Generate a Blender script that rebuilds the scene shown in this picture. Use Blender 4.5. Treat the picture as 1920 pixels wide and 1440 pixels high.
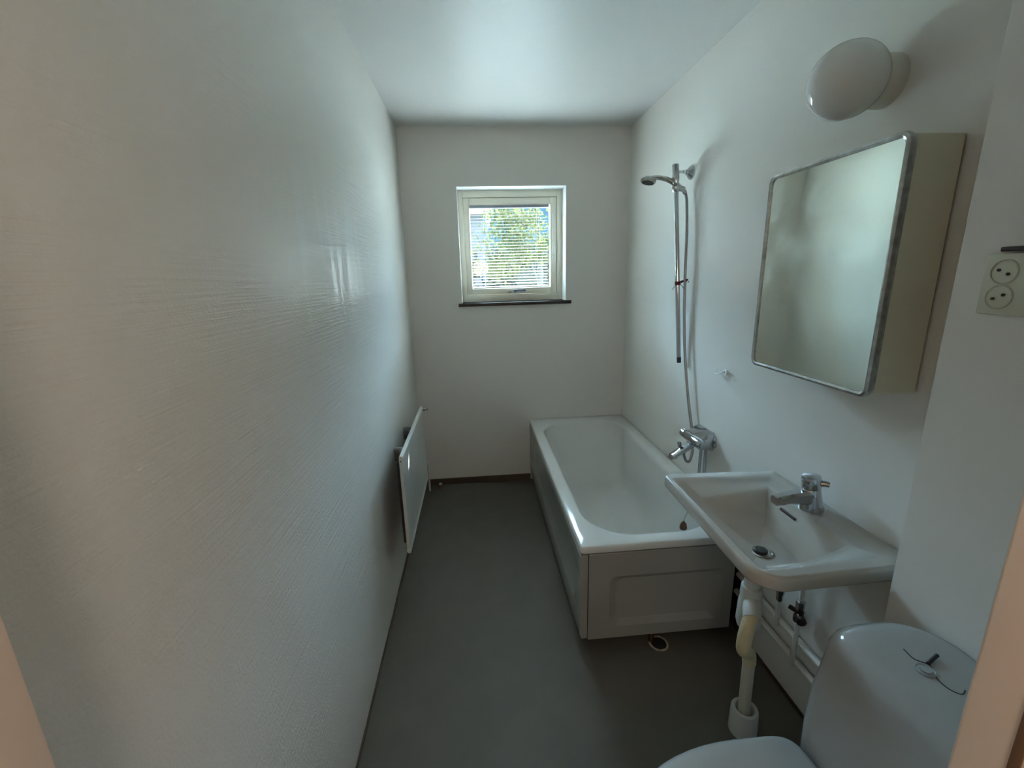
import bpy, bmesh, math, random
import numpy as np
from mathutils import Vector, Matrix
random.seed(7); rng = np.random.default_rng(5)
S = bpy.context.scene
for o in list(bpy.data.objects): bpy.data.objects.remove(o)
C = S.collection
PI = math.pi

# ------------------------------------------------------------------ camera
cam = bpy.data.cameras.new('camera'); co = bpy.data.objects.new('camera', cam); C.objects.link(co)
R_ = Vector((0.99603418, -0.08504796, -0.02612967)); U_ = Vector((0.04547225, 0.23418118, 0.97112896)); F_ = Vector((0.07647346, 0.96846581, -0.23711978))
m = Matrix((( R_.x, U_.x, -F_.x, 0), (R_.y, U_.y, -F_.y, 0), (R_.z, U_.z, -F_.z, 1.502), (0, 0, 0, 1)))
co.matrix_world = m
cam.sensor_width = 36; cam.lens = 819.41/1920*36; cam.clip_start = .02; cam.clip_end = 300
S.camera = co
# ------------------------------------------------------------------ world, sun, exposure
EXPOSURE = 1.52
S.view_settings.view_transform = 'Standard'; S.view_settings.look = 'None'
S.view_settings.exposure = EXPOSURE; S.view_settings.gamma = 1; S.view_settings.use_curve_mapping = False
w = bpy.data.worlds.new('sky'); S.world = w; w.use_nodes = True
nt = w.node_tree; nt.nodes.clear()
out = nt.nodes.new('ShaderNodeOutputWorld'); bg = nt.nodes.new('ShaderNodeBackground')
tc = nt.nodes.new('ShaderNodeTexCoord'); sp = nt.nodes.new('ShaderNodeSeparateXYZ'); rp = nt.nodes.new('ShaderNodeValToRGB')
nt.links.new(tc.outputs['Generated'], sp.inputs[0])
mr = nt.nodes.new('ShaderNodeMapRange'); mr.inputs[1].default_value = -1; mr.inputs[2].default_value = 1
nt.links.new(sp.outputs[2], mr.inputs[0]); nt.links.new(mr.outputs[0], rp.inputs[0])
cr = rp.color_ramp
SKY = [(0, (.02, .022, .02)), (.49, (.006, .007, .006)), (.51, (.0065, .0075, .007)), (.54, (.0045, .0085, .0125)), (.605, (.0035, .0080, .0150)), (.66, (.56, .76, 1.0)), (1, (.60, .81, 1.06))]
cr.elements[0].position, cr.elements[0].color = SKY[0][0], (*SKY[0][1], 1)
cr.elements[1].position, cr.elements[1].color = SKY[-1][0], (*SKY[-1][1], 1)
for p, c in SKY[1:-1]:
    e = cr.elements.new(p); e.color = (*c, 1)
nt.links.new(rp.outputs[0], bg.inputs[0]); bg.inputs[1].default_value = 23.0
nt.links.new(bg.outputs[0], out.inputs[0])
sun = bpy.data.lights.new('sun', 'SUN'); sun.energy = 94; sun.angle = .009; sun.color = (1, .94, .86)
so = bpy.data.objects.new('sun', sun); C.objects.link(so)
so.rotation_euler = Vector((.88, 1.30, 1.29)).to_track_quat('Z', 'Y').to_euler()
# portal: guides sampling of the daylight through the window opening
pl = bpy.data.lights.new('window_portal', 'AREA'); pl.shape = 'RECTANGLE'; pl.size = .72; pl.size_y = .74
pl.cycles.is_portal = True
po = bpy.data.objects.new('window_portal', pl); C.objects.link(po); po.location = (.273, 3.30, 1.705); po.rotation_euler = (-PI/2, 0, 0)

# ------------------------------------------------------------------ helpers
def mat(name, col, rough=.5, metal=0, spec=.5, coat=0, bump=None, var=None, trans=0, emit=None):
    """bump=(scale, strength, distance, (sx,sy,sz)); var=(scale, amount)"""
    M = bpy.data.materials.new(name); M.use_nodes = True; n = M.node_tree; b = n.nodes['Principled BSDF']
    b.inputs['Base Color'].default_value = (*col, 1); b.inputs['Roughness'].default_value = rough
    b.inputs['Metallic'].default_value = metal; b.inputs['Specular IOR Level'].default_value = spec
    b.inputs['Coat Weight'].default_value = coat; b.inputs['Coat Roughness'].default_value = .12
    if trans: b.inputs['Transmission Weight'].default_value = trans
    t = n.nodes.new('ShaderNodeTexCoord')
    if var:
        no = n.nodes.new('ShaderNodeTexNoise'); no.inputs['Scale'].default_value = var[0]; no.inputs['Detail'].default_value = 4
        n.links.new(t.outputs['Object'], no.inputs['Vector'])
        r = n.nodes.new('ShaderNodeMapRange'); r.inputs[1].default_value = .3; r.inputs[2].default_value = .7
        r.inputs[3].default_value = 1-var[1]; r.inputs[4].default_value = 1+var[1]
        n.links.new(no.outputs[0], r.inputs[0])
        mx = n.nodes.new('ShaderNodeVectorMath'); mx.operation = 'SCALE'; mx.inputs[0].default_value = col
        n.links.new(r.outputs[0], mx.inputs['Scale']); n.links.new(mx.outputs[0], b.inputs['Base Color'])
    if bump:
        no = n.nodes.new('ShaderNodeTexNoise'); no.inputs['Scale'].default_value = bump[0]; no.inputs['Detail'].default_value = 3
        mp = n.nodes.new('ShaderNodeMapping'); mp.inputs['Scale'].default_value = bump[3] if len(bump) > 3 else (1, 1, 1)
        n.links.new(t.outputs['Object'], mp.inputs[0]); n.links.new(mp.outputs[0], no.inputs['Vector'])
        bp = n.nodes.new('ShaderNodeBump'); bp.inputs['Strength'].default_value = bump[1]; bp.inputs['Distance'].default_value = bump[2]
        n.links.new(no.outputs[0], bp.inputs['Height']); n.links.new(bp.outputs[0], b.inputs['Normal'])
    return M

WALL = (.785, .765, .705)
M_wall = mat('wall_paint', WALL, .55, bump=(260, .25, .0006), var=(1.2, .02))
M_wallgloss = mat('glossy_wall_paint', WALL, .40, spec=.55, bump=(60, .35, .0012, (.25, .25, 2.2)), var=(1.5, .02))
# rippled, streaky gloss of the left wall
n = M_wallgloss.node_tree; b = n.nodes['Principled BSDF']; t = [q for q in n.nodes if q.type == 'TEX_COORD'][0]
def noise(sc, vec, det=2):
    q = n.nodes.new('ShaderNodeTexNoise'); q.inputs['Scale'].default_value = sc; q.inputs['Detail'].default_value = det
    mp = n.nodes.new('ShaderNodeMapping'); mp.inputs['Scale'].default_value = vec; n.links.new(t.outputs['Object'], mp.inputs[0]); n.links.new(mp.outputs[0], q.inputs['Vector']); return q
def mrange(src, a, b_, c, d):
    q = n.nodes.new('ShaderNodeMapRange'); q.inputs[1].default_value = a; q.inputs[2].default_value = b_; q.inputs[3].default_value = c; q.inputs[4].default_value = d; n.links.new(src, q.inputs[0]); return q.outputs[0]
st = noise(1, (1, 15, 1.1), 4); 
def band(sock, c, hw):      # 1 inside the band, fading to 0 at its edges
    a = n.nodes.new('ShaderNodeMath'); a.operation = 'SUBTRACT'; n.links.new(sock, a.inputs[0]); a.inputs[1].default_value = c
    d = n.nodes.new('ShaderNodeMath'); d.operation = 'ABSOLUTE'; n.links.new(a.outputs[0], d.inputs[0])
    q_ = mrange(d.outputs[0], 0, hw, 1, 0); q_.node.interpolation_type = 'SMOOTHSTEP'; return q_
sx = n.nodes.new('ShaderNodeSeparateXYZ'); n.links.new(t.outputs['Object'], sx.inputs[0])
wm = n.nodes.new('ShaderNodeMath'); wm.operation = 'MULTIPLY'; n.links.new(band(sx.outputs[1], 1.55, .62), wm.inputs[0]); n.links.new(band(sx.outputs[2], 1.56, .42), wm.inputs[1])
wr = n.nodes.new('ShaderNodeMath'); wr.operation = 'MULTIPLY_ADD'; n.links.new(mrange(st.outputs[0], .45, .57, -.115, .03), wr.inputs[0]); n.links.new(wm.outputs[0], wr.inputs[1]); wr.inputs[2].default_value = .39
cw = n.nodes.new('ShaderNodeMath'); cw.operation = 'MULTIPLY'; n.links.new(mrange(st.outputs[0], .48, .53, .9, 0), cw.inputs[0]); n.links.new(wm.outputs[0], cw.inputs[1])
n.links.new(cw.outputs[0], b.inputs['Coat Weight']); b.inputs['Coat Roughness'].default_value = .33
n.links.new(wr.outputs[0], b.inputs['Roughness'])
rip = noise(1, (1.5, 4, 190), 2); fine = noise(170, (1, 1, 1), 2)
msk = noise(1, (1, 1.6, 1.3), 2)
m1 = n.nodes.new('ShaderNodeMath'); m1.operation = 'MULTIPLY'; n.links.new(rip.outputs[0], m1.inputs[0]); n.links.new(mrange(msk.outputs[0], .38, .58, .25, 1.0), m1.inputs[1])
m2 = n.nodes.new('ShaderNodeMath'); m2.operation = 'MULTIPLY_ADD'; n.links.new(fine.outputs[0], m2.inputs[0]); m2.inputs[1].default_value = .5; n.links.new(m1.outputs[0], m2.inputs[2])
bp = n.nodes.new('ShaderNodeBump'); bp.inputs['Strength'].default_value = .6; bp.inputs['Distance'].default_value = .0022
n.links.new(m2.outputs[0], bp.inputs['Height']); n.links.new(bp.outputs[0], b.inputs['Normal'])
M_wallgloss_r = mat('glossy_wall_paint_fine', WALL, .36, spec=.55, bump=(120, .2, .0007), var=(1.5, .02))
M_ceil = mat('ceiling_paint', (.79, .80, .77), .5, spec=.45, bump=(9, .25, .004))
M_floor = mat('vinyl_floor', (.118, .109, .088), .58, spec=.45, bump=(180, .2, .0006), var=(7, .06))
M_brown = mat('brown_skirting', (.085, .062, .040), .45, var=(12, .15))
M_white = mat('white_enamel', (.74, .75, .72), .12, spec=.6, var=(2, .015))
M_acryl = mat('white_panel_plastic', (.36, .355, .325), .2, spec=.55)
M_porc = mat('porcelain', (.43, .40, .35), .08, spec=.6)
M_cistern = mat('toilet_porcelain', (.38, .38, .36), .12, spec=.6)
M_seat = mat('seat_plastic', (.35, .36, .345), .25, spec=.5)
M_chrome = mat('chrome', (.50, .51, .53), .12, metal=1, bump=(30, .05, .001))
M_brush = mat('aged_chrome', (.45, .44, .42), .22, metal=1, var=(40, .25))
M_hose = mat('hose_metal', (.36, .35, .34), .32, metal=.9)
M_dark = mat('black_rubber', (.02, .02, .02), .5)
M_cream = mat('window_cream_paint', (.84, .80, .66), .42, spec=.45, bump=(60, .1, .0005, (1, 1, 6)))
M_reveal = mat('white_gloss_reveal', (.86, .88, .86), .3, spec=.5)
M_sill = mat('dark_brown_sill', (.030, .016, .012), .35, var=(30, .25))
M_cab = mat('cabinet_cream', (.76, .71, .54), .4, spec=.4, var=(5, .04))
M_opal = mat('opal_glass', (.76, .76, .72), .06, spec=.6)
M_lampbase = mat('lamp_base_plastic', (.62, .60, .52), .3, spec=.4)
M_radi = mat('radiator_enamel', (.66, .66, .62), .28, spec=.5)
M_pvc = mat('white_pipe_plastic', (.62, .64, .60), .32, spec=.4)
M_pvcy = mat('yellowed_pipe_plastic', (.66, .58, .36), .3, spec=.4, var=(18, .08))
M_sock = mat('socket_cream', (.60, .59, .47), .32, spec=.45)
M_copper = mat('worn_brass', (.30, .17, .08), .35, metal=1)
M_rust = mat('dark_red_strap', (.12, .012, .010), .45)
M_plug = mat('brown_rubber_plug', (.16, .055, .018), .45)
M_jamb = mat('door_lining_paint', (.80, .64, .52), .35, spec=.45, bump=(200, .2, .0005))
M_seal = mat('brown_seal', (.16, .085, .045), .6)
M_slat = mat('white_slat', (.86, .84, .85), .6, spec=.4)
M_grey = mat('grey_plastic', (.25, .26, .30), .4)
M_grime_shade = mat('wall_grime_and_shade', (.045, .028, .020), .9, var=(20, .5))  # right skirting strip, and painted shade of the gap at the tub end
M_hall = mat('hall_paint', (.74, .66, .56), .6)
M_gapshade = mat('radiator_gap_shade', (.03, .03, .03), .8)  # near-black: shade behind the radiator put into the colour

M_mirror = bpy.data.materials.new('mirror_glass'); M_mirror.use_nodes = True
n = M_mirror.node_tree; b = n.nodes['Principled BSDF']; b.inputs['Metallic'].default_value = 1
t = n.nodes.new('ShaderNodeTexCoord'); no = n.nodes.new('ShaderNodeTexNoise'); no.inputs['Scale'].default_value = 9; no.inputs['Detail'].default_value = 8
n.links.new(t.outputs['Object'], no.inputs['Vector'])
r1 = n.nodes.new('ShaderNodeMapRange'); r1.inputs[1].default_value = .35; r1.inputs[2].default_value = .75; r1.inputs[3].default_value = .03; r1.inputs[4].default_value = .28
n.links.new(no.outputs[0], r1.inputs[0]); n.links.new(r1.outputs[0], b.inputs['Roughness']); b.inputs['Base Color'].default_value = (.80, .86, .80, 1)

# thin pane
M_glass = bpy.data.materials.new('window_glass'); M_glass.use_nodes = True; n = M_glass.node_tree; n.nodes.clear()
o_ = n.nodes.new('ShaderNodeOutputMaterial'); mx = n.nodes.new('ShaderNodeMixShader'); tr = n.nodes.new('ShaderNodeBsdfTransparent'); gl = n.nodes.new('ShaderNodeBsdfGlossy')
tr.inputs[0].default_value = (.86, .955, .965, 1); gl.inputs[1].default_value = .02; fr = n.nodes.new('ShaderNodeFresnel'); fr.inputs[0].default_value = 1.3
n.links.new(fr.outputs[0], mx.inputs[0]); n.links.new(tr.outputs[0], mx.inputs[1]); n.links.new(gl.outputs[0], mx.inputs[2]); n.links.new(mx.outputs[0], o_.inputs[0])

def leafmat(name, c, ct):
    M = bpy.data.materials.new(name); M.use_nodes = True; n = M.node_tree; n.nodes.clear()
    o_ = n.nodes.new('ShaderNodeOutputMaterial'); mx = n.nodes.new('ShaderNodeMixShader'); d = n.nodes.new('ShaderNodeBsdfDiffuse'); tl = n.nodes.new('ShaderNodeBsdfTranslucent')
    d.inputs[0].default_value = (*c, 1); tl.inputs[0].default_value = (*ct, 1); mx.inputs[0].default_value = .5
    n.links.new(d.outputs[0], mx.inputs[1]); n.links.new(tl.outputs[0], mx.inputs[2]); n.links.new(mx.outputs[0], o_.inputs[0]); return M
M_leaf1 = leafmat('yellow_green_leaf', (.0200, .0205, .0085), (.0200, .0210, .008))
M_leaf2 = leafmat('green_leaf', (.0050, .0080, .003), (.0075, .0105, .003))
M_leaf3 = leafmat('pale_leaf', (.011, .012, .0095), (.010, .011, .008))
M_bark = mat('bark', (.010, .009, .007), .9)
M_house = mat('house_render', (.0125, .0112, .0135), .8, var=(1, .08))
M_roof = mat('house_roof', (.05, .045, .045), .8)
M_ground = mat('gravel', (.60, .61, .55), .9, var=(3, .1))

def origin(p):
    v = Vector((0, 0, 0))
    while p: v = v + Vector(p.location); p = p.parent
    return v
def link(me, name, M, parent=None, ang=35):
    me.materials.append(M)
    for p in me.polygons: p.use_smooth = True
    me.set_sharp_from_angle(angle=math.radians(ang))
    o = bpy.data.objects.new(name, me); C.objects.link(o)
    if parent:
        me.transform(Matrix.Translation(-origin(parent))); o.parent = parent
    return o
def obj(name, bm, M, parent=None, ang=35):
    bmesh.ops.recalc_face_normals(bm, faces=bm.faces)
    me = bpy.data.meshes.new(name); bm.to_mesh(me); bm.free()
    return link(me, name, M, parent, ang)
def thing(name, label, cat, loc, group=None):
    o = bpy.data.objects.new(name, None); C.objects.link(o); o.location = loc; o.empty_display_size = .05
    o['label'] = label; o['category'] = cat
    if group: o['group'] = group
    return o
def tag(o, label, cat, group=None):
    o['label'] = label; o['category'] = cat
    if group: o['group'] = group
    return o
def struct(name, bm, M, parent=None):
    o = obj(name, bm, M, parent)
    if not parent: o['kind'] = 'structure'
    return o
def B(): return bmesh.new()
def box(bm, x0, x1, y0, y1, z0, z1, bev=0, seg=2):
    t = bmesh.new(); bmesh.ops.create_cube(t, size=1)
    for v in t.verts: v.co = Vector(((x0+x1)/2+v.co.x*(x1-x0), (y0+y1)/2+v.co.y*(y1-y0), (z0+z1)/2+v.co.z*(z1-z0)))
    if bev: bmesh.ops.bevel(t, geom=t.edges[:], offset=bev, segments=seg, profile=.5, affect='EDGES')
    me = bpy.data.meshes.new('t'); t.to_mesh(me); t.free(); bm.from_mesh(me); bpy.data.meshes.remove(me); return bm
def loft(bm, loops, cap0=True, cap1=True, closed=True):
    vs = [[bm.verts.new(p) for p in L] for L in loops]; N = len(loops[0])
    for a, b in zip(vs, vs[1:]):
        for i in range(N if closed else N-1):
            j = (i+1) % N; bm.faces.new((a[i], a[j], b[j], b[i]))
    if cap0: bm.faces.new(vs[0][::-1])
    if cap1: bm.faces.new(vs[-1])
    return vs
def frame_of(t):
    t = t.normalized(); a = Vector((0, 0, 1)) if abs(t.z) < .9 else Vector((1, 0, 0))
    x = t.cross(a).normalized(); return x, t.cross(x).normalized()
def lathe(bm, base, axis, prof, n=32):
    """prof: list of (radius, height along axis)"""
    base = Vector(base); axis = Vector(axis).normalized(); x, y = frame_of(axis)
    loops = [[base+axis*h+(x*math.cos(2*PI*i/n)+y*math.sin(2*PI*i/n))*max(r, 1e-5) for i in range(n)] for r, h in prof]
    loft(bm, loops); return bm
def smooth_path(pts, k=8):
    P = [Vector(p) for p in pts]
    if len(P) < 3: return P
    P = [P[0]*2-P[1]] + P + [P[-1]*2-P[-2]]; out = []
    for i in range(1, len(P)-2):
        a, b, c, d = P[i-1:i+3]
        for s in range(k):
            u = s/k
            out.append(.5*((2*b)+(c-a)*u+(2*a-5*b+4*c-d)*u*u+(3*b-a-3*c+d)*u**3))
    out.append(P[-2]); return out
def tube(bm, pts, r, n=16, k=8, radii=None, flat=None):
    P = smooth_path(pts, k) if k else [Vector(p) for p in pts]
    T = [(P[min(i+1, len(P)-1)]-P[max(i-1, 0)]).normalized() for i in range(len(P))]
    x, y = frame_of(T[0]); loops = []
    for i, p in enumerate(P):
        x = (x-T[i]*x.dot(T[i])).normalized(); y = T[i].cross(x)
        u = i/(len(P)-1); rr_ = r
        if radii: f = u*(len(radii)-1); j = min(int(f), len(radii)-2); rr_ = radii[j]*(1-(f-j))+radii[j+1]*(f-j)
        loops.append([p+(x*math.cos(2*PI*q/n)*(flat or 1)+y*math.sin(2*PI*q/n))*rr_ for q in range(n)])
    loft(bm, loops); return bm
def rpoly(corners, radii, nc=8):
    """rounded convex polygon (CCW) in plan; returns list of (x,y)"""
    out = []; n = len(corners)
    for i in range(n):
        p = Vector(corners[i]); a = (Vector(corners[i-1])-p); b = (Vector(corners[(i+1) % n])-p)
        r = radii[i] if isinstance(radii, (list, tuple)) else radii
        la, lb = a.length, b.length; a.normalize(); b.normalize(); th = a.angle(b)
        d = min(r/math.tan(th/2), la*.49, lb*.49); r = d*math.tan(th/2)
        c = p+(a+b).normalized()*(r/math.sin(th/2)); s = p+a*d; e = p+b*d
        a0 = math.atan2(s.y-c.y, s.x-c.x); a1 = math.atan2(e.y-c.y, e.x-c.x)
        da = (a1-a0+PI) % (2*PI)-PI
        for k in range(nc): out.append((c.x+r*math.cos(a0+da*k/(nc-1)), c.y+r*math.sin(a0+da*k/(nc-1))))
    return out
def rrect(x0, x1, y0, y1, r, nc=8): return rpoly([(x0, y0), (x1, y0), (x1, y1), (x0, y1)], r, nc)
def z_(pts, z): return [Vector((x, y, z)) for x, y in pts]

# ------------------------------------------------------------------ room shell
XL, XR, D, H, YF = -.441, 1.06, 3.06, 2.43, .30
OX0, OX1, OZ0, OZ1 = -.086, .634, 1.337, 2.080      # window opening
def wall_with_hole(bm, x0, x1, z0, z1, hx0, hx1, hz0, hz1, y0, y1):
    box(bm, x0, hx0, y0, y1, z0, z1); box(bm, hx1, x1, y0, y1, z0, z1)
    if hz0 > z0: box(bm, hx0, hx1, y0, y1, z0, hz0)
    box(bm, hx0, hx1, y0, y1, hz1, z1); return bm
struct('wall_left', box(B(), XL-.1, XL, -.0, D+.22, -.02, H+.1), M_wallgloss)
struct('wall_right', box(B(), XR, XR+.1, .0, D+.22, -.02, H+.1), M_wallgloss_r)
struct('wall_back', wall_with_hole(B(), XL, XR, -.02, H+.1, OX0, OX1, OZ0, OZ1, D, D+.22), M_wall)
struct('ceiling', box(B(), XL-.1, XR+.1, 0, D+.22, H, H+.12), M_ceil)
struct('floor', box(B(), XL-.1, XR+.1, .0, D+.2, -.1, 0), M_floor)
DX0, DX1, DZ = -.357, .458, 2.06
struct('wall_front', wall_with_hole(B(), XL, XR, -.02, H+.1, DX0-.012, DX1+.012, -.02, DZ+.012, .16, YF), M_wall)
struct('wall_right_pier', box(B(), .940, XR, YF, .806, 0, H, .002, 1), M_wall)
bm = B(); box(bm, XL, .365, D-.010, D, 0, .048, .002, 1); struct('baseboard_back', bm, M_brown)
bm = B(); box(bm, XL, XL+.006, YF, D-.01, 0, .016, .001, 1); struct('baseboard_left', bm, M_brown)
bm = B(); box(bm, XR-.004, XR, .806, D, 0, .018, .001, 1); struct('baseboard_right', bm, M_grime_shade)
# door lining (the photo is taken through the doorway)
dr = bpy.data.objects.new('door_1', None); C.objects.link(dr); dr.location = ((DX0+DX1)/2, .23, 0); dr['kind'] = 'structure'
obj('jamb', box(B(), DX0-.012, DX0, .16, YF+.004, 0, DZ, .002), M_jamb, dr)
obj('jamb', box(B(), DX1, DX1+.012, .16, YF+.004, 0, DZ, .0045, 3), M_jamb, dr)
obj('head_jamb', box(B(), DX0-.012, DX1+.012, .16, YF+.004, DZ, DZ+.012, .002), M_jamb, dr)
obj('seal', box(B(), DX1-.0018, DX1+.002, .254, .262, 0, DZ-.001, .0006), M_seal, dr)
# hall behind the doorway
bm = B(); box(bm, -.9, 1.5, -1.9, -1.8, 0, H); box(bm, -1.0, -.9, -1.9, .16, 0, H); box(bm, 1.5, 1.6, -1.9, .16, 0, H)
box(bm, -1.0, -.541, .1, .16, 0, H); box(bm, 1.16, 1.6, .1, .16, 0, H)
struct('wall_hall', bm, M_hall)
struct('ceiling_hall', box(B(), -1.0, 1.6, -1.9, .16, H, H+.1), M_hall)
struct('floor_hall', box(B(), -1.0, 1.6, -1.9, .0, -.1, 0), M_floor)
hl = bpy.data.lights.new('hall_globe_lamp', 'POINT'); hl.shadow_soft_size = .12; hl.energy = 4.8; hl.color = (1.0, .84, .70)
ho = bpy.data.objects.new('hall_globe_lamp', hl); C.objects.link(ho); ho.location = (.12, -.55, 1.65)
hl = bpy.data.lights.new('hall_spot', 'POINT'); hl.energy = .5; hl.color = (1.0, .88, .74); hl.shadow_soft_size = .008
ho = bpy.data.objects.new('hall_spot', hl); C.objects.link(ho); ho.location = (.16, -.10, 1.80)

# ------------------------------------------------------------------ window
FY = 3.19
struct('trim_1', wall_with_hole(B(), -.128, .677, 1.300, 2.134, OX0-.003, OX1+.003, OZ0-.1, OZ1+.003, D-.004, D-.0001), M_wall)
bm = B()
box(bm, OX0-.003, OX0+.002, D-.005, FY+.02, OZ0, OZ1+.003); box(bm, OX1-.002, OX1+.003, D-.005, FY+.02, OZ0, OZ1+.003)
box(bm, OX0, OX1, D-.005, FY+.02, OZ1-.002, OZ1+.003)
struct('trim_2', bm, M_reveal)
wn = bpy.data.objects.new('window_1', None); C.objects.link(wn); wn.location = (.273, FY, OZ0); wn['kind'] = 'structure'
SX0, SX1, SZ0, SZ1 = -.048, .592, 1.388, 2.031
GX0, GX1, GZ0, GZ1 = -.010, .549, 1.428, 1.984
def ring(bm, a, b_, c, d, e, f, g, h, y0, y1, bev=.002):
    box(bm, a, e, y0, y1, c, d, bev); box(bm, f, b_, y0, y1, c, d, bev)
    box(bm, e-.001, f+.001, y0+.0006, y1, c, g, bev); box(bm, e-.001, f+.001, y0+.0006, y1, h, d, bev); return bm
obj('window_frame', ring(B(), OX0+.002, OX1-.002, OZ0, OZ1-.002, SX0-.002, SX1+.002, SZ0-.002, SZ1+.002, FY-.008, FY+.06), M_cream, wn)
obj('rebate', ring(B(), OX0+.002, OX1-.002, OZ0, OZ1-.002, SX0+.012, SX1-.012, SZ0+.012, SZ1-.012, FY+.051, FY+.062), M_cream, wn)
obj('sash', ring(B(), SX0, SX1, SZ0, SZ1, GX0, GX1, GZ0, GZ1, FY-.001, FY+.05), M_cream, wn)
obj('bead', ring(B(), GX0-.001, GX1+.001, GZ0-.001, GZ1+.001, GX0+.004, GX1-.004, GZ0+.004, GZ1-.004, FY+.030, FY+.036, .001), M_reveal, wn)
obj('glass', box(B(), GX0, GX1, FY+.040, FY+.044, GZ0, GZ1), M_glass, wn)
bm = B(); box(bm, .278, .366, FY-.030, FY-.020, 1.403, 1.419, .002); box(bm, .286, .300, FY-.022, FY+.002, 1.396, 1.412, .002)
hd = obj('handle', bm, M_grey, wn)
obj('handle_plate', box(B(), .262, .372, FY-.006, FY+.001, 1.388, 1.421, .003), M_reveal, wn)
obj('latch', box(B(), .240, .262, FY-.013, FY+.001, 1.393, 1.404, .002), M_brush, wn)
bm = B(); tube(bm, [(.566, FY-.005, 1.925), (.566, FY-.005, 1.68)], .0035, 8, 0); obj('stay_rod', bm, M_reveal, wn)
bm = B(); box(bm, .558, .574, FY-.009, FY, 1.655, 1.69, .002); box(bm, .560, .572, FY-.009, FY, 1.595, 1.64, .002); box(bm, .561, .571, FY-.006, FY, 1.535, 1.548, .002); obj('bracket', bm, M_reveal, wn)
sl = struct('trim_3', box(B(), -.110, .669, D-.022, FY-.006, OZ0-.022, OZ0, .0025), M_sill)
# blind
bl = thing('venetian_blind', 'white slatted venetian blind hanging inside the small window sash', 'blind', (.27, FY+.01, GZ1))
obj('headrail', box(B(), GX0+.001, .538, FY-.004, FY+.024, GZ1-.018, GZ1-.001, .002), M_grey, bl)['label'] = 'grey headrail'
bm = B(); NS = 27; z0 = GZ0+.012; tilt = math.radians(6.2)
for i in range(NS):
    f = i/(NS-1); z = z0+(GZ1-.024-z0)*f
    xr_ = (.530 if i < NS-3 else .503)+.001*math.sin(i*1.7); x0 = GX0+.003
    prof = []; tilt = math.radians(4.7+4.0*(f-.6)/.4 if f > .6 else 4.7+7.3*(.6-f)/.6)
    for q in range(5):
        s = (q/4-.5)*.025; prof.append((FY+.012+s*math.cos(tilt), z+s*math.sin(tilt)+.0002*(1-(2*(q/4)-1)**2)))
    ln = [Vector((x0, y, zz)) for y, zz in prof]; rn = [Vector((xr_, y, zz+.0006)) for y, zz in prof]
    lo = [v-Vector((0, 0, .0003)) for v in ln]; ro = [v-Vector((0, 0, .0003)) for v in rn]
    loft(bm, [ln+lo[::-1], rn+ro[::-1]])
obj('slats', bm, M_slat, bl)
obj('bottom_rail', box(B(), GX0+.003, .534, FY+.002, FY+.022, GZ0+.001, GZ0+.009, .002), M_slat, bl)
for x in (.085, .455):
    bm = B(); tube(bm, [(x, FY-.001, GZ1-.02), (x, FY-.001, GZ0+.005)], .0011, 6, 0); obj('ladder_cord', bm, M_slat, bl)
bm = B(); tube(bm, [(.540, FY-.004, GZ1-.015), (.542, FY-.004, 1.46)], .0028, 8, 0); obj('wand', bm, M_reveal, bl)

# ------------------------------------------------------------------ outdoors
struct('ground', box(B(), -30, 30, D+.22, 27, -.6, -.5), M_ground)
def leaves(cents, n, size, M, name, parent):
    """clumped foliage: n small leaves scattered in ellipsoid clumps"""
    V = []; Fc = []
    per = n//len(cents)
    for (cx, cy, cz, rx, ry, rz) in cents:
        d = rng.normal(size=(per, 3)); d /= np.linalg.norm(d, axis=1)[:, None]; d *= rng.random((per, 1))**.45
        P = np.array([cx, cy, cz])+d*np.array([rx, ry, rz])
        a = rng.normal(size=(per, 3)); a /= np.linalg.norm(a, axis=1)[:, None]
        b = np.cross(a, rng.normal(size=(per, 3))); b /= np.linalg.norm(b, axis=1)[:, None]
        s = size*(.6+.8*rng.random((per, 1)))
        k = len(V)
        quad = np.stack([P-a*s, P+b*s*.45, P+a*s, P-b*s*.45], 1).reshape(-1, 3)
        base = sum(len(v) for v in V); V.append(quad); Fc.append(np.arange(base, base+len(quad)).reshape(-1, 4))
    me = bpy.data.meshes.new(name); me.from_pydata(np.concatenate(V).tolist(), [], np.concatenate(Fc).tolist()); me.update()
    return link(me, name, M, parent)
def tree(x, y, h, cents, n, size, M, label):
    t = thing('tree', label, 'tree', (x, y, -.5), 'trees outside the window')
    bm = B(); tube(bm, [(x, y, -.5), (x+.1, y, h*.4), (x-.05, y+.1, h*.8)], .12, 10, 6, radii=[.10, .05, .02])
    for k in range(6):
        c = random.choice(cents); tube(bm, [(x+.05, y, h*(.3+.07*k)), ((x+c[0])/2, (y+c[1])/2, (h*.5+c[2])/2+.3), (c[0], c[1], c[2])], .04, 6, 4, radii=[.025, .015, .005])
    obj('trunk', bm, M_bark, t); leaves(cents, n, size, M, 'foliage', t)
def clumps(x0, x1, y0, y1, z0, z1, n, r):
    return [(random.uniform(x0, x1), random.uniform(y0, y1), random.uniform(z0, z1), r*random.uniform(.6, 1.2), r, r*random.uniform(.5, .9)) for _ in range(n)]
tree(1.55, 11, 4.5, clumps(.3, 2.3, 10, 12, .6, 3.2, 20, .5), 2600, .06, M_leaf1, 'yellow-green tree seen through the middle of the blind')
tree(2.05, 7.0, 3.6, clumps(1.05, 1.9, 6.6, 7.6, -.2, 2.0, 14, .34), 3600, .045, M_leaf2, 'green leafy tree at the right edge of the window view')
tree(.5, 16, 5, clumps(-1.2, 3.5, 15, 17, -.2, 2.4, 24, .7), 5000, .09, M_leaf3, 'pale hazy tree low behind the others outside the window')
hs = thing('house', 'pale pinkish house wall seen through the left of the blind', 'house', (-3, 19, -.5))
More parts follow.
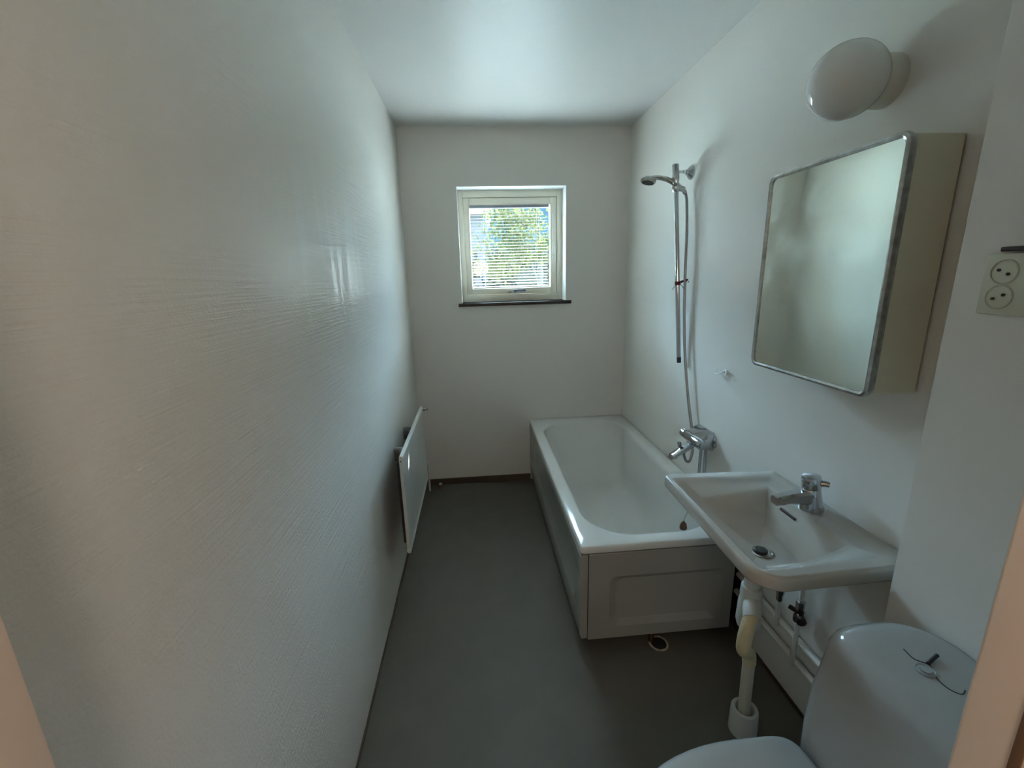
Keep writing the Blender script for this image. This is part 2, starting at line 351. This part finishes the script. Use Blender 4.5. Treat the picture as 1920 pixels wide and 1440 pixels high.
obj('wall', box(B(), -8, .55, 18, 24, -.5, 4.0), M_house, hs)
bm = B(); loft(bm, [[Vector((-8.3, 17.6, 3.9)), Vector((-8.3, 24.4, 3.9)), Vector((-8.3, 21, 6))], [Vector((.85, 17.6, 3.9)), Vector((.85, 24.4, 3.9)), Vector((.85, 21, 6))]]); obj('roof', bm, M_roof, hs)

# ------------------------------------------------------------------ bathtub
BX0, BX1, BY0, BY1, BZ = .362, 1.058, 1.457, 3.057, .484
bt = thing('bathtub', 'white enamelled bathtub with a boxed panel in the far right corner', 'bathtub', (.71, 2.26, 0))
bm = B()
def rim(ins, z, r): return z_(rrect(BX0+ins, BX1-ins, BY0+ins, BY1-ins, r, 12), z)
def inner(a, z, r):   # a: inset of each side (x0,x1,y0,y1)
    return z_(rrect(BX0+a[0], BX1-a[1], BY0+a[2], BY1-a[3], r, 12), z)
loft(bm, [rim(.020, .455, .008), rim(.001, .456, .02), rim(0, .462, .022), rim(0, .474, .022), rim(.003, .481, .022), rim(.009, .484, .022),
          inner((.052, .055, .060, .080), .4835, .20), inner((.060, .064, .068, .090), .4805, .205), inner((.069, .073, .077, .103), .472, .20), inner((.074, .078, .084, .118), .45, .165),
          inner((.085, .09, .10, .17), .35, .15), inner((.10, .105, .12, .26), .22, .13), inner((.115, .12, .15, .33), .15, .11), inner((.14, .145, .19, .38), .118, .09), inner((.18, .185, .25, .45), .105, .06), inner((.25, .25, .4, .6), .10, .04)], cap0=False)
obj('tub', bm, M_white, bt, 50)
# side panel (profile in XZ with a stepped recess, ends flush)
bm = B()
prof = [(BX0+.031, .449), (BX0+.006, .449), (BX0+.001, .443), (BX0, .395), (BX0+.003, .385), (BX0+.016, .355), (BX0+.018, .345), (BX0+.018, .205), (BX0+.016, .195), (BX0+.004, .170), (BX0+.001, .16), (BX0+.001, .075), (BX0+.008, .053), (BX0+.031, .053)]
ys = [BY0+.001, BY0+.10, BY0+.13, BY1-.22, BY1-.19, BY1-.002]
def pl_(y, flat):
    out_ = []
    for i, (x, z) in enumerate(prof):
        if flat and 4 <= i <= 9: x = BX0+.001
        if y < BY0+.05 and z < .10: z = z+(.012 if y < BY0+.01 else 0)
        out_.append(Vector((x, y, z)))
    return out_
loft(bm, [pl_(ys[0], 1), pl_(ys[1], 1), pl_(ys[2], 0), pl_(ys[3], 0), pl_(ys[4], 1), pl_(ys[5], 1)])
obj('side_panel', bm, M_acryl, bt, 25)
# end panel facing the door with a shallow recessed field
bm = B()
def yrect(x0, x1, z0, z1, r, y): return [Vector((x, y, z)) for x, z in rrect(x0, x1, z0, z1, r, 6)]
ex0, ex1, ez0, ez1 = BX0+.0355, 1.000, .053, .449
loft(bm, [yrect(ex0, ex1, ez0, ez1, .004, BY0+.03), yrect(ex0, ex1, ez0, ez1, .004, BY0+.004), yrect(ex0+.003, ex1-.003, ez0+.003, ez1-.003, .004, BY0+.001),
          yrect(ex0+.085, ex1-.045, ez0+.055, ez1-.105, .03, BY0+.001), yrect(ex0+.115, ex1-.075, ez0+.085, ez1-.125, .03, BY0+.013)])
obj('end_panel', bm, M_acryl, bt, 18)
for x, y in ((.45, 1.62), (.92, 1.62), (.45, 2.85), (.92, 2.85)):
    obj('foot', lathe(B(), (x, y, 0), (0, 0, 1), [(.018, 0), (.018, .01), (.008, .012), (.008, .09)], 12), M_brush, bt)
# floor drain below the end panel
fd = thing('floor_drain', 'round pale-rimmed floor drain with a copper pipe under the bathtub end panel', 'drain', (.700, 1.462, 0))
obj('drain_ring', lathe(B(), (.700, 1.462, 0), (0, 0, 1), [(.040, 0), (.040, .004), (.036, .006), (.032, .004), (.032, .001)], 32), mat('worn_cream_ring', (.38, .33, .24), .6, var=(60, .5)), fd)
obj('drain_hole', lathe(B(), (.700, 1.462, .0), (0, 0, 1), [(.031, 0), (.031, .002), (.0001, .002)], 24), M_dark, fd)
obj('drain_pipe', tube(B(), [(.672, 1.475, .002), (.674, 1.478, .04), (.676, 1.50, .12)], .010, 12), M_copper, fd)
# plug on its chain
pg = thing('bath_plug', 'brown rubber plug hanging on a thin chain inside the bathtub', 'plug', (.925, 1.757, .34))
obj('stopper', lathe(B(), (.925, 1.757, .332), (0, 0, 1), [(.003, 0), (.015, .004), (.017, .012), (.013, .030), (.006, .040), (.003, .044)], 20), M_plug, pg)
obj('chain', tube(B(), [(.925, 1.757, .375), (.928, 1.752, .40), (.934, 1.730, .455), (.945, 1.725, .485)], .0014, 6), M_brush, pg)

# ------------------------------------------------------------------ washbasin
bs = thing('washbasin', 'white wall-hung washbasin with a wide ledge beside the tub', 'washbasin', (.85, 1.12, .66))
oc = [(.642, .836), (1.058, .846), (1.058, 1.392), (.655, 1.425)]
bm = B()
def oring(ins, z, rs=(.075, .012, .010, .028)):
    c = Vector((.85, 1.12)); pts = rpoly(oc, list(rs), 24)
    o2 = []
    for x, y in pts:
        v = Vector((x, y))-c; L = v.length; v = v*((L-ins)/L); o2.append(Vector((min(c.x+v.x, 1.058), c.y+v.y, z)))
    return o2
outer = oring(0, 0)
def smin(vals, k=.012):
    m_ = -k*math.log(sum(math.exp(-v/k) for v in vals)); return m_
def top(x, y):
    d = smin([max((x-.668)*2.2, -.05), (y-.876)*1.7, (1.385-y)*.38, (.957-x)*1.6, .105], .005)
    d = max(d, 0)
    # smooth lip
    z = .792-max(0, d-.004*(1-math.exp(-d/.004)))
    for yy in (.955, 1.300):
        q = ((x-1.0)/.030)**2+((y-yy)/.062)**2; z -= .006*math.exp(-q*1.6)
    z += .006*max(0, min(1, (x-1.035)/.015))
    return z
bc = Vector((.815, 1.09))
und = [[Vector((bc.x+(p.x-bc.x)*f, bc.y+(p.y-bc.y)*f, z)) for p in outer] for f, z in ((.06, .648), (.30, .650), (.50, .665), (.72, .72), (.90, .752))]
und += [oring(.008, .750), oring(.002, .754), oring(0, .760), oring(0, .780), oring(.002, .788), oring(.006, .792)]
tl = []
K = 46
for k in range(1, K+1):
    f = 1-k/K*.985
    tl.append([Vector((bc.x+(p.x-bc.x)*f, bc.y+(p.y-bc.y)*f, 0)) for p in oring(.006, 0)])
for L_ in tl:
    for v in L_: v.z = top(v.x, v.y)
loft(bm, und+tl)
obj('bowl', bm, M_porc, bs, 60)
dz = top(.815, 1.073)
dn = obj('drain_ring', lathe(B(), (.815, 1.073, dz), (0, 0, 1), [(.031, -.004), (.031, .002), (.027, .004), (.022, .002), (.021, -.001)], 28), M_brush, bs)
dn['label'] = 'chrome drain ring'
obj('drain_plug', lathe(B(), (.812, 1.076, dz), (0, 0, 1), [(.017, -.002), (.018, .006), (.016, .009), (.004, .010)], 24), M_dark, bs)
# overflow slot: dark rounded bar set in the back slope
p0 = Vector((.938, 1.178, top(.938, 1.178)+.0005)); p1 = Vector((.938, 1.113, top(.938, 1.113)+.0005))
obj('overflow_slot', tube(B(), [p0, (p0+p1)/2, p1], .0045, 10, 3), mat('overflow_dark', (.05, .012, .010), .6), bs)
# basin mixer
tp = thing('basin_tap', 'chrome single-lever mixer tap standing on the washbasin ledge', 'tap', (.993, 1.128, .792))
bm = B(); lathe(bm, (.995, 1.128, .7926), (-.12, 0, 1), [(.034, 0), (.034, .006), (.031, .02), (.027, .050), (.025, .068), (.0235, .070)], 28)
obj('body', bm, M_chrome, tp)
bm = B()
loft(bm, [[Vector((x, 1.128+dy*w_, z+dz_*h_)) for dy, dz_ in ((-1, -.6), (-.7, -1), (.7, -1), (1, -.6), (1, .6), (.6, 1), (-.6, 1), (-1, .6))] for x, w_, z, h_ in
          ((.99, .026, .834, .026), (.955, .022, .835, .020), (.915, .019, .834, .015), (.884, .018, .829, .014), (.874, .017, .827, .012))])
lathe(bm, (.893, 1.128, .826), (0, 0, -1), [(.012, 0), (.012, .010), (.009, .011)], 16)
obj('spout', bm, M_chrome, tp, 22)
bm = B(); lathe(bm, (.987, 1.128, .862), (-.12, 0, 1), [(.0235, 0), (.026, .004), (.0265, .030), (.024, .038), (.012, .041), (.001, .0415)], 28)
tube(bm, [(.995, 1.118, .880), (1.006, 1.106, .884), (1.016, 1.096, .884)], .006, 10, 4, radii=[.010, .009, .008])
obj('lever_handle', bm, M_chrome, tp)
# trap under the basin
tr_ = thing('drain_trap', 'white plastic drain trap with yellowed bend below the washbasin', 'drain pipe', (.83, 1.09, 0))
obj('tailpiece', lathe(B(), (.815, 1.10, .647), (0, 0, -1), [(.024, 0), (.024, .09), (.030, .092), (.032, .12), (.030, .13), (.034, .15), (.036, .215), (.031, .235), (.020, .240)], 28), M_pvc, tr_)
obj('coupling', tube(B(), [(.812, 1.085, .510), (.795, 1.06, .497), (.788, 1.045, .488)], .026, 20, 4), M_pvc, tr_)
o = obj('bend', tube(B(), [(.790, 1.052, .492), (.774, 1.040, .470), (.766, 1.038, .430), (.768, 1.042, .385), (.790, 1.062, .350), (.818, 1.082, .320), (.827, 1.088, .280)], .0205, 24), M_pvcy, tr_); o['label'] = 'yellowed plastic bend'
obj('waste_pipe', tube(B(), [(.826, 1.088, .30), (.829, 1.089, .15), (.832, 1.090, .03)], .0185, 24, 4), mat('ivory_pipe', (.60, .60, .49), .35), tr_)
obj('floor_collar', lathe(B(), (.834, 1.090, 0), (0, 0, 1), [(.044, 0), (.044, .02), (.042, .085), (.040, .090), (.030, .091), (.026, .085), (.025, .05)], 32), M_pvc, tr_)
# supply stubs (hot, cold)
for i, (px, py, lab) in enumerate(((1.030, 1.243, 'thin water supply pipe with chrome nut below the basin, nearer the tub'), (1.030, 1.150, 'thin water supply pipe with dark stop valve below the basin'))):
    sp_ = thing('supply_pipe', lab, 'pipe', (px, py, .2), 'supply pipes under the washbasin')
    obj('pipe', tube(B(), [(px, py, .70), (px, py, .26 if i == 0 else .18)], .0075, 12, 0), M_pvc, sp_)
    obj('nut', lathe(B(), (px, py, .440-.012*(1-i)), (0, 0, -1), [(.010, 0), (.014, .004), (.014, .035), (.011, .038), (.011, .062), (.009, .066)], 6), M_chrome, sp_)
    if i:
        bm = B(); lathe(bm, (px, py, .405), (0, 0, -1), [(.008, -.01), (.013, 0), (.013, .022), (.016, .026), (.016, .045), (.009, .05)], 14)
        tube(bm, [(px-.004, py, .388), (px-.012, py-.022, .384)], .009, 10, 0); lathe(bm, (px-.012, py-.022, .384), (-.4, -1, 0), [(.015, 0), (.016, .004), (.015, .012), (.01, .014)], 8)
        tube(bm, [(px, py, .392), (px-.012, py+.03, .392)], .008, 10, 0)
        obj('stop_valve', bm, mat('dark_bronze', (.035, .018, .014), .4, metal=.6), sp_)
wp = thing('wall_pipes', 'pair of white-painted pipes running low along the right wall under the basin', 'pipe', (XR, 1.1, .2))
for z, x in ((.275, 1.045), (.195, 1.043)):
    obj('pipe', tube(B(), [(x, .81, z), (x, 1.50, z)], .0115, 14, 0), M_wallgloss_r, wp)
# dark patch painting the shade on the wall in the gap beside the tub end
struct('trim_4', box(B(), XR-.003, XR+.001, 1.405, BY0+.12, .0, .40), M_grime_shade)

# ------------------------------------------------------------------ bath mixer, hose, rail, hand shower
mx_ = thing('bath_mixer', 'chrome wall-mounted bath mixer with diverter spout above the tub', 'tap', (XR, 1.86, .74))
bm = B()
def xz_loop(y, pts): return [Vector((x, y, z)) for x, z in pts]
pr1 = [(XR, .700), (XR, .790), (1.045, .795), (1.012, .772), (.988, .758), (.985, .728), (1.01, .712), (1.04, .706)]
pr2 = [(XR, .720), (XR, .772), (1.045, .776), (1.02, .765), (.992, .752), (.992, .727), (1.015, .715), (1.04, .712)]
loft(bm, [xz_loop(1.785, pr2), xz_loop(1.797, pr1), xz_loop(1.915, pr1), xz_loop(1.935, pr2)])
obj('body', bm, M_chrome, mx_)
obj('control_bar', lathe(B(), (.992, 1.762, .742), (0, 1, 0), [(.012, 0), (.019, .003), (.0225, .012), (.0225, .155), (.0205, .158), (.0215, .162), (.0215, .188), (.017, .193), (.002, .194)], 28), M_chrome, mx_)
bm = B()
loft(bm, [[Vector((x+dx*h_*.3, 1.878+dy*.0215, z+dx*h_)) for dy, dx in ((-1, -.7), (-.7, -1), (.7, -1), (1, -.7), (1, .7), (.7, 1), (-.7, 1), (-1, .7))] for x, z, h_ in ((1.01, .716, .020), (.985, .701, .020), (.955, .682, .0175), (.922, .662, .015), (.900, .650, .011))])
lathe(bm, (.922, 1.878, .652), (0, 0, -1), [(.011, 0), (.011, .012), (.009, .013)], 14)
obj('spout', bm, M_chrome, mx_, 22)
obj('diverter_knob', lathe(B(), (.952, 1.885, .680), (-.35, 0, 1), [(.004, 0), (.005, .014), (.008, .018), (.0095, .036), (.0085, .041), (.002, .042)], 18), M_chrome, mx_)
for y in (1.868, 1.824):
    obj('supply_tube', tube(B(), [(1.042, y, .71), (1.042, y, .486)], .0068, 12, 0), M_chrome, mx_)
obj('wall_flange', lathe(B(), (XR, 1.80, .748), (-1, 0, 0), [(.034, 0), (.033, .006), (.024, .012), (.018, .014)], 24), M_chrome, mx_)

hose_pts = [(1.030, 2.186, 1.885), (1.034, 2.170, 1.855), (1.034, 2.158, 1.81), (1.032, 2.138, 1.70), (1.031, 2.122, 1.48), (1.030, 2.098, 1.27), (1.032, 2.062, 1.07), (1.034, 2.005, .88), (1.036, 1.958, .76), (1.036, 1.940, .70), (1.030, 1.925, .645), (1.012, 1.912, .605), (.990, 1.900, .612), (.972, 1.890, .645), (.968, 1.884, .668)]
tag(obj('shower_hose', tube(B(), hose_pts, .0066, 12, 10), M_hose), 'flexible metal shower hose running from hand shower down to the bath mixer', 'hose')

sr = thing('shower_rail', 'slim chrome shower riser rail leaning against the right wall', 'shower rail', (1.03, 2.125, 1.054))
top_r, bot_r = Vector((.979, 2.186, 2.003)), Vector((1.03, 2.125, 1.054)); ax = (bot_r-top_r).normalized()
obj('rail', tube(B(), [top_r+ax*.01, bot_r-ax*.03], .0108, 20, 0), M_chrome, sr)
obj('sleeve', lathe(B(), top_r, ax, [(.012, 0), (.0155, .002), (.0155, .068), (.0145, .072), (.013, .115), (.011, .118)], 24), M_chrome, sr)
obj('end_cap', lathe(B(), bot_r-ax*.032, ax, [(.0105, 0), (.0108, .002), (.0108, .030), (.009, .032)], 20), M_dark, sr)
obj('bracket_arm', lathe(B(), top_r+ax*.034, (1, -.01, -.02), [(.006, 0), (.006, .034), (.009, .036), (.009, .058), (.007, .060)], 16), M_chrome, sr)
obj('wall_flange', lathe(B(), (XR, 2.184, 1.966), (-1, 0, 0), [(.033, 0), (.032, .006), (.022, .016), (.014, .022), (.012, .030)], 28), M_chrome, sr)
bm = B(); c = top_r+ax*.105
lathe(bm, c+Vector((-.012, -.026, .0)), (.35, 1, 0), [(.010, 0), (.016, .003), (.0165, .018), (.012, .030)], 20)
lathe(bm, c-ax*.018, ax, [(.014, 0), (.0165, .004), (.0165, .034), (.014, .038)], 20)
tube(bm, [c+Vector((0, -.004, .004)), c+Vector((.038, -.002, -.010))], .0135, 14, 0)
obj('slider', bm, M_chrome, sr)
hs_ = thing('hand_shower', 'grey chrome hand shower resting in the slider at the rail top', 'shower head', (.85, 2.2, 1.93))
obj('handle', tube(B(), [(1.034, 2.180, 1.872), (1.018, 2.184, 1.892), (.985, 2.190, 1.917), (.948, 2.197, 1.938), (.905, 2.204, 1.948), (.870, 2.208, 1.945), (.850, 2.209, 1.938)], .011, 16, 6, radii=[.009, .011, .0125, .012, .011, .012, .014]), M_brush, hs_)
obj('head', lathe(B(), (.862, 2.208, 1.955), (-.22, -.05, -1), [(.004, 0), (.020, .004), (.034, .014), (.0365, .022), (.035, .028), (.030, .030)], 32), M_brush, hs_)
obj('spray_face', lathe(B(), (.862-.0064, 2.2066, 1.955-.029), (-.22, -.05, -1), [(.0295, 0), (.028, .003), (.001, .004)], 28), M_dark, hs_)
rt = thing('rail_tie', 'dark red strap tying the shower hose to the rail', 'tie', (1.005, 2.135, 1.45))
tc_ = top_r+(bot_r-top_r)*((2.003-1.452)/(2.003-1.054))
bm = B(); lathe(bm, tc_-Vector((0, 0, .009)), (0, 0, 1), [(.0125, 0), (.014, .001), (.014, .017), (.0125, .018)], 20)
tube(bm, [tc_+Vector((.006, -.010, .004)), tc_+Vector((.022, -.015, .010)), Vector((1.036, 2.108, 1.468))], .0055, 10, 4)
obj('strap', bm, M_rust, rt)
bm = B(); tube(bm, [tc_+Vector((-.008, -.012, -.004)), tc_+Vector((-.022, -.016, -.015)), tc_+Vector((-.034, -.018, -.030))], .0012, 6, 4)
tube(bm, [tc_+Vector((.006, -.014, -.006)), tc_+Vector((.018, -.017, -.016)), tc_+Vector((.026, -.018, -.034))], .0014, 6, 4)
obj('loose_end', bm, M_dark, rt)
for i, (y, z) in enumerate(((2.163, 1.458), (2.140, 1.458))):
    tag(obj('screw', lathe(B(), (XR+.002, y, z), (-1, 0, 0), [(.004, 0), (.0045, .003), (.003, .005), (.001, .0055)], 10), M_brush), ('small screw in the right wall behind the shower hose, the one nearer the window', 'small screw in the right wall behind the shower hose, the one nearer the mirror')[i], 'screw', 'screws in the right wall')
rh = tag(obj('robe_hook', tube(B(), [(1.046, 1.803, 1.090), (1.040, 1.797, 1.073), (1.040, 1.780, 1.068), (1.043, 1.758, 1.078), (1.047, 1.735, 1.092), (1.044, 1.720, 1.088), (1.040, 1.715, 1.076)], .0035, 10, 6), M_reveal), 'small white double hook on the right wall between hose and mirror', 'hook')
bm = bmesh.new(); bm.from_mesh(rh.data); lathe(bm, (XR+.001, 1.745, 1.086), (-1, 0, 0), [(.010, 0), (.009, .006), (.004, .018)], 12); bm.to_mesh(rh.data); bm.free()

# ------------------------------------------------------------------ mirror cabinet
mc = thing('mirror_cabinet', 'cream bathroom cabinet with rounded chrome-framed mirror on the right wall', 'mirror cabinet', (XR, 1.16, 1.2))
CX, CY0, CY1, CZ0, CZ1 = .935, .938, 1.378, 1.203, 1.775
def yz(y0, y1, z0, z1, r, x): return [Vector((x, y, z)) for y, z in rrect(y0, y1, z0, z1, r, 10)]
bm = B(); loft(bm, [yz(CY0, CY1, CZ0, CZ1, .006, 1.052), yz(CY0, CY1, CZ0, CZ1, .006, CX+.002)]); obj('body', bm, M_cab, mc)
bm = B(); loft(bm, [yz(CY0+.012, CY1-.012, CZ0+.012, CZ1-.012, .006, XR), yz(CY0+.012, CY1-.012, CZ0+.012, CZ1-.012, .006, 1.051)]); obj('back_plate', bm, M_dark, mc)
bm = B()
loft(bm, [yz(CY0-.006, CY1+.006, CZ0-.006, CZ1+.006, .026, CX+.004), yz(CY0-.008, CY1+.008, CZ0-.008, CZ1+.008, .028, CX-.004), yz(CY0-.006, CY1+.006, CZ0-.006, CZ1+.006, .026, CX-.012),
          yz(CY0, CY1, CZ0, CZ1, .022, CX-.014), yz(CY0+.005, CY1-.005, CZ0+.005, CZ1-.005, .018, CX-.012), yz(CY0+.006, CY1-.006, CZ0+.006, CZ1-.006, .017, CX-.006)], cap1=False)
obj('door_frame', bm, M_brush, mc)
bm = B(); loft(bm, [yz(CY0+.004, CY1-.004, CZ0+.004, CZ1-.004, .018, CX-.004), yz(CY0+.004, CY1-.004, CZ0+.004, CZ1-.004, .018, CX-.0085)]); obj('mirror', bm, M_mirror, mc)

# ------------------------------------------------------------------ wall lamp
lp = thing('wall_lamp', 'unlit white opal globe lamp on the right wall above the mirror cabinet', 'lamp', (XR, 1.163, 1.955))
GX, GY, GZ, GR = .950, 1.163, 1.955, .0866
obj('globe', lathe(B(), (GX, GY, GZ), (-1, 0, 0), [(GR*math.sin(a), -GR*math.cos(a)) for a in np.linspace(.55, PI-.001, 30)], 48), M_opal, lp, 60)
obj('lamp_base', lathe(B(), (XR, GY, GZ), (-1, 0, 0), [(.060, 0), (.060, .020), (.057, .032), (.050, .040), (.046, .046)], 40), M_lampbase, lp)

# ------------------------------------------------------------------ socket
sk = thing('wall_socket', 'cream double round-pin wall socket on the near right pier', 'socket', (.94, .70, 1.47))
bm = B(); box(bm, .924, .941, .540, .745, 1.414, 1.520, .004); obj('plate', bm, M_sock, sk)
for z in (1.489, 1.4455):
    bm = B(); lathe(bm, (.9245, .712, z), (-1, 0, 0), [(.0215, -.002), (.0215, .002), (.0195, .0025), (.0190, -.001), (.0185, -.001), (.0001, -.0005)], 32)
    w_ = obj('outlet', bm, mat('outlet_cream', (.50, .49, .38), .3), sk)
    for dy, dz_ in ((.008, .003), (-.007, -.004)):
        obj('pin_hole', lathe(B(), (.9215, .712+dy, z+(dz_ if z > 1.46 else -dz_)), (1, 0, 0), [(.0026, 0), (.0026, .004)], 12), M_dark, w_)
obj('screw', lathe(B(), (.9245, .668, 1.482), (-1, 0, 0), [(.004, -.001), (.004, .001), (.001, .0015)], 12), M_brush, sk)
tag(obj('cable_cover', box(B(), .926, .941, .54, .728, 1.5235, 1.5315, .002), M_sill), 'dark brown strip running along the top of the wall socket', 'strip')

# ------------------------------------------------------------------ toilet
tt = thing('toilet', 'white toilet with closed seat lid and cistern against the pier at lower right', 'toilet', (.70, .58, 0))
TY = .575
def trect(x0, x1, hw, z, r0, r1=.02): return z_(rpoly([(x0, TY-hw), (x1, TY-hw), (x1, TY+hw), (x0, TY+hw)], [r0, r1, r1, r0], 10), z)
bm = B(); loft(bm, [trect(.725, .935, .165, .36, .03, .085), trect(.706, .937, .176, .42, .035, .085), trect(.706, .937, .178, .50, .035, .085), trect(.711, .937, .176, .60, .036, .085), trect(.722, .937, .172, .68, .038, .085)], cap1=False)
obj('cistern', bm, M_cistern, tt)
bm = B(); loft(bm, [trect(.722, .937, .172, .679, .038, .085), trect(.724, .938, .171, .715, .040, .085), trect(.729, .938, .167, .736, .044, .085), trect(.740, .937, .159, .750, .05, .085), trect(.755, .936, .147, .756, .05, .085), trect(.775, .930, .130, .7585, .045, .085), trect(.80, .92, .10, .760, .04, .085)])
obj('cistern_lid', bm, M_cistern, tt, 70)
ZT = .7605
bm = B(); lathe(bm, (.816, .606, ZT-.004), (0, 0, 1), [(.016, 0), (.016, .0055), (.0145, .0062), (.0135, .005), (.0095, .0052), (.009, .0075), (.002, .0078)], 28); obj('flush_button', bm, mat('button_grey', (.34, .37, .37), .25), tt)
obj('button_lever', tube(B(), [(.834, .618, ZT+.001), (.850, .624, ZT+.004), (.866, .630, ZT+.005)], .0035, 8, 3), M_dark, tt)['label'] = 'dark lever slot'
obj('lid_seam', tube(B(), [(.822, .655, ZT-.0005), (.820, .632, ZT-.0003), (.834, .618, ZT-.0003), (.831, .603, ZT-.0003), (.821, .590, ZT-.0003), (.820, .568, ZT-.0004), (.832, .556, ZT-.0006), (.846, .562, ZT-.0006)], .0011, 6, 6), M_dark, tt)
def dshape(ins, z, xb=.701, L=.445, hw=.174, n=48):
    pts = []
    for i in range(n):
        a = 2*PI*i/n; c_, s_ = math.cos(a), math.sin(a)
        if c_ > 0: x = xb-.15+(.15-ins)*abs(c_)**.32
        else: x = xb-.15-(L-.15-ins)*abs(c_)**1.0
        y = TY+(hw-ins)*math.copysign(abs(s_)**(.88 if c_ < 0 else .30), s_)
        pts.append(Vector((x, y, z)))
    return pts
bm = B(); loft(bm, [dshape(.006, .424), dshape(0, .428), dshape(0, .440), dshape(.004, .447), dshape(.014, .451), dshape(.05, .454), dshape(.12, .456)]); obj('seat_lid', bm, M_seat, tt, 60)
bm = B(); loft(bm, [dshape(.006, .400), dshape(.002, .404), dshape(.002, .418), dshape(.008, .4225)]); obj('seat', bm, M_seat, tt, 60)
bm = B()
def bsh(sx, sy, z, x0=.70): return [Vector((x0-(x0-p.x)*sx, TY+(p.y-TY)*sy, z)) for p in dshape(.012, z)]
loft(bm, [bsh(.55, .55, 0, .80), bsh(.55, .55, .02, .80), bsh(.52, .50, .12, .80), bsh(.68, .66, .24, .76), bsh(.90, .88, .34, .72), bsh(1, 1, .385), bsh(1, 1, .399)])
box(bm, .66, .86, TY-.10, TY+.10, .02, .37, .03)
obj('bowl', bm, M_cistern, tt, 60)
for s in (-1, 1): obj('hinge', lathe(B(), (.712, TY+s*.075-.012, .446), (0, 1, 0), [(.008, 0), (.010, .002), (.010, .022), (.008, .024)], 16), M_brush, tt)

# ------------------------------------------------------------------ radiator
rd = thing('radiator', 'slim white panel radiator on the left wall near the window', 'radiator', (-.38, 2.15, .28))
RX = -.338; RY0, RY1, RZ0, RZ1 = 1.777, 2.545, .298, .770
def rsec(y, ins=0):
    p = [(RX-.016, RZ0+.004+ins), (RX-.013, RZ0+ins), (RX-.004, RZ0+ins), (RX, RZ0+.005+ins), (RX-.0006, RZ0+.016+ins), (RX-.003, RZ0+.020+ins), (RX-.003, RZ1-.026-ins), (RX-.0006, RZ1-.021-ins), (RX+.001, RZ1-.006-ins), (RX-.003, RZ1-ins), (RX-.013, RZ1-ins), (RX-.016, RZ1-.005-ins)]
    return [Vector((x, y, z)) for x, z in p]
bm = B(); loft(bm, [rsec(RY0, .004), rsec(RY0+.003), rsec(RY1-.003), rsec(RY1, .004)]); obj('panel', bm, M_radi, rd, 30)
bm = B(); lathe(bm, (RX-.008, RY0+.002, RZ1-.020), (0, -1, 0), [(.008, 0), (.008, .006), (.006, .008), (.003, .009)], 14); obj('end_plug', bm, M_radi, rd)
bm = B(); lathe(bm, (RX-.008, RY0-.005, RZ1-.020), (0, -1, 0), [(.003, 0), (.003, .003)], 10); obj('bleed_screw', bm, M_dark, rd)
bm = B(); lathe(bm, (RX-.008, RY0+.002, RZ0+.018), (0, -1, 0), [(.010, 0), (.010, .006), (.007, .008), (.002, .009)], 14); obj('end_plug', bm, M_radi, rd)
obj('gap_shade_panel', box(B(), RX-.036, RX-.017, RY0+.04, RY1-.04, RZ0+.03, RZ1-.05, .003), M_gapshade, rd)  # dark slab added to paint the shade between radiator and wall
for y in (RY0+.34, RY1-.12):
    obj('bracket', box(B(), XL+.0005, RX-.036, y-.010, y+.010, RZ1-.16, RZ1-.09, .002), M_brush, rd)
bm = B(); tube(bm, [(RX-.008, RY1-.002, RZ1-.03), (RX-.008, RY1+.03, RZ1-.03)], .009, 12, 0); lathe(bm, (RX-.014, RY1+.03, RZ1-.03), (1, 0, 0), [(.010, 0), (.012, .006), (.010, .018), (.007, .026), (.009, .034), (.006, .040)], 12)
obj('valve', bm, M_brush, rd)
bm = B(); tube(bm, [(RX-.02, RY1-.06, RZ0+.03), (RX-.03, RY1+.05, RZ0+.0), (-.386, 2.93, .25), (-.388, 2.962, .20), (-.388, 2.965, .0)], .007, 12); obj('pipe', bm, M_radi, rd)
fv = thing('floor_valve', 'small brass pipe stub with white cap at the foot of the back wall', 'valve', (-.313, 3.0, 0))
obj('stub', lathe(B(), (-.312, 2.995, 0), (0, 0, 1), [(.013, 0), (.013, .005), (.010, .010), (.010, .024), (.013, .026), (.013, .032)], 16), M_copper, fv)
obj('cap', lathe(B(), (-.312, 2.995, .031), (0, 0, 1), [(.012, 0), (.013, .004), (.011, .010), (.003, .012)], 16), M_radi, fv)
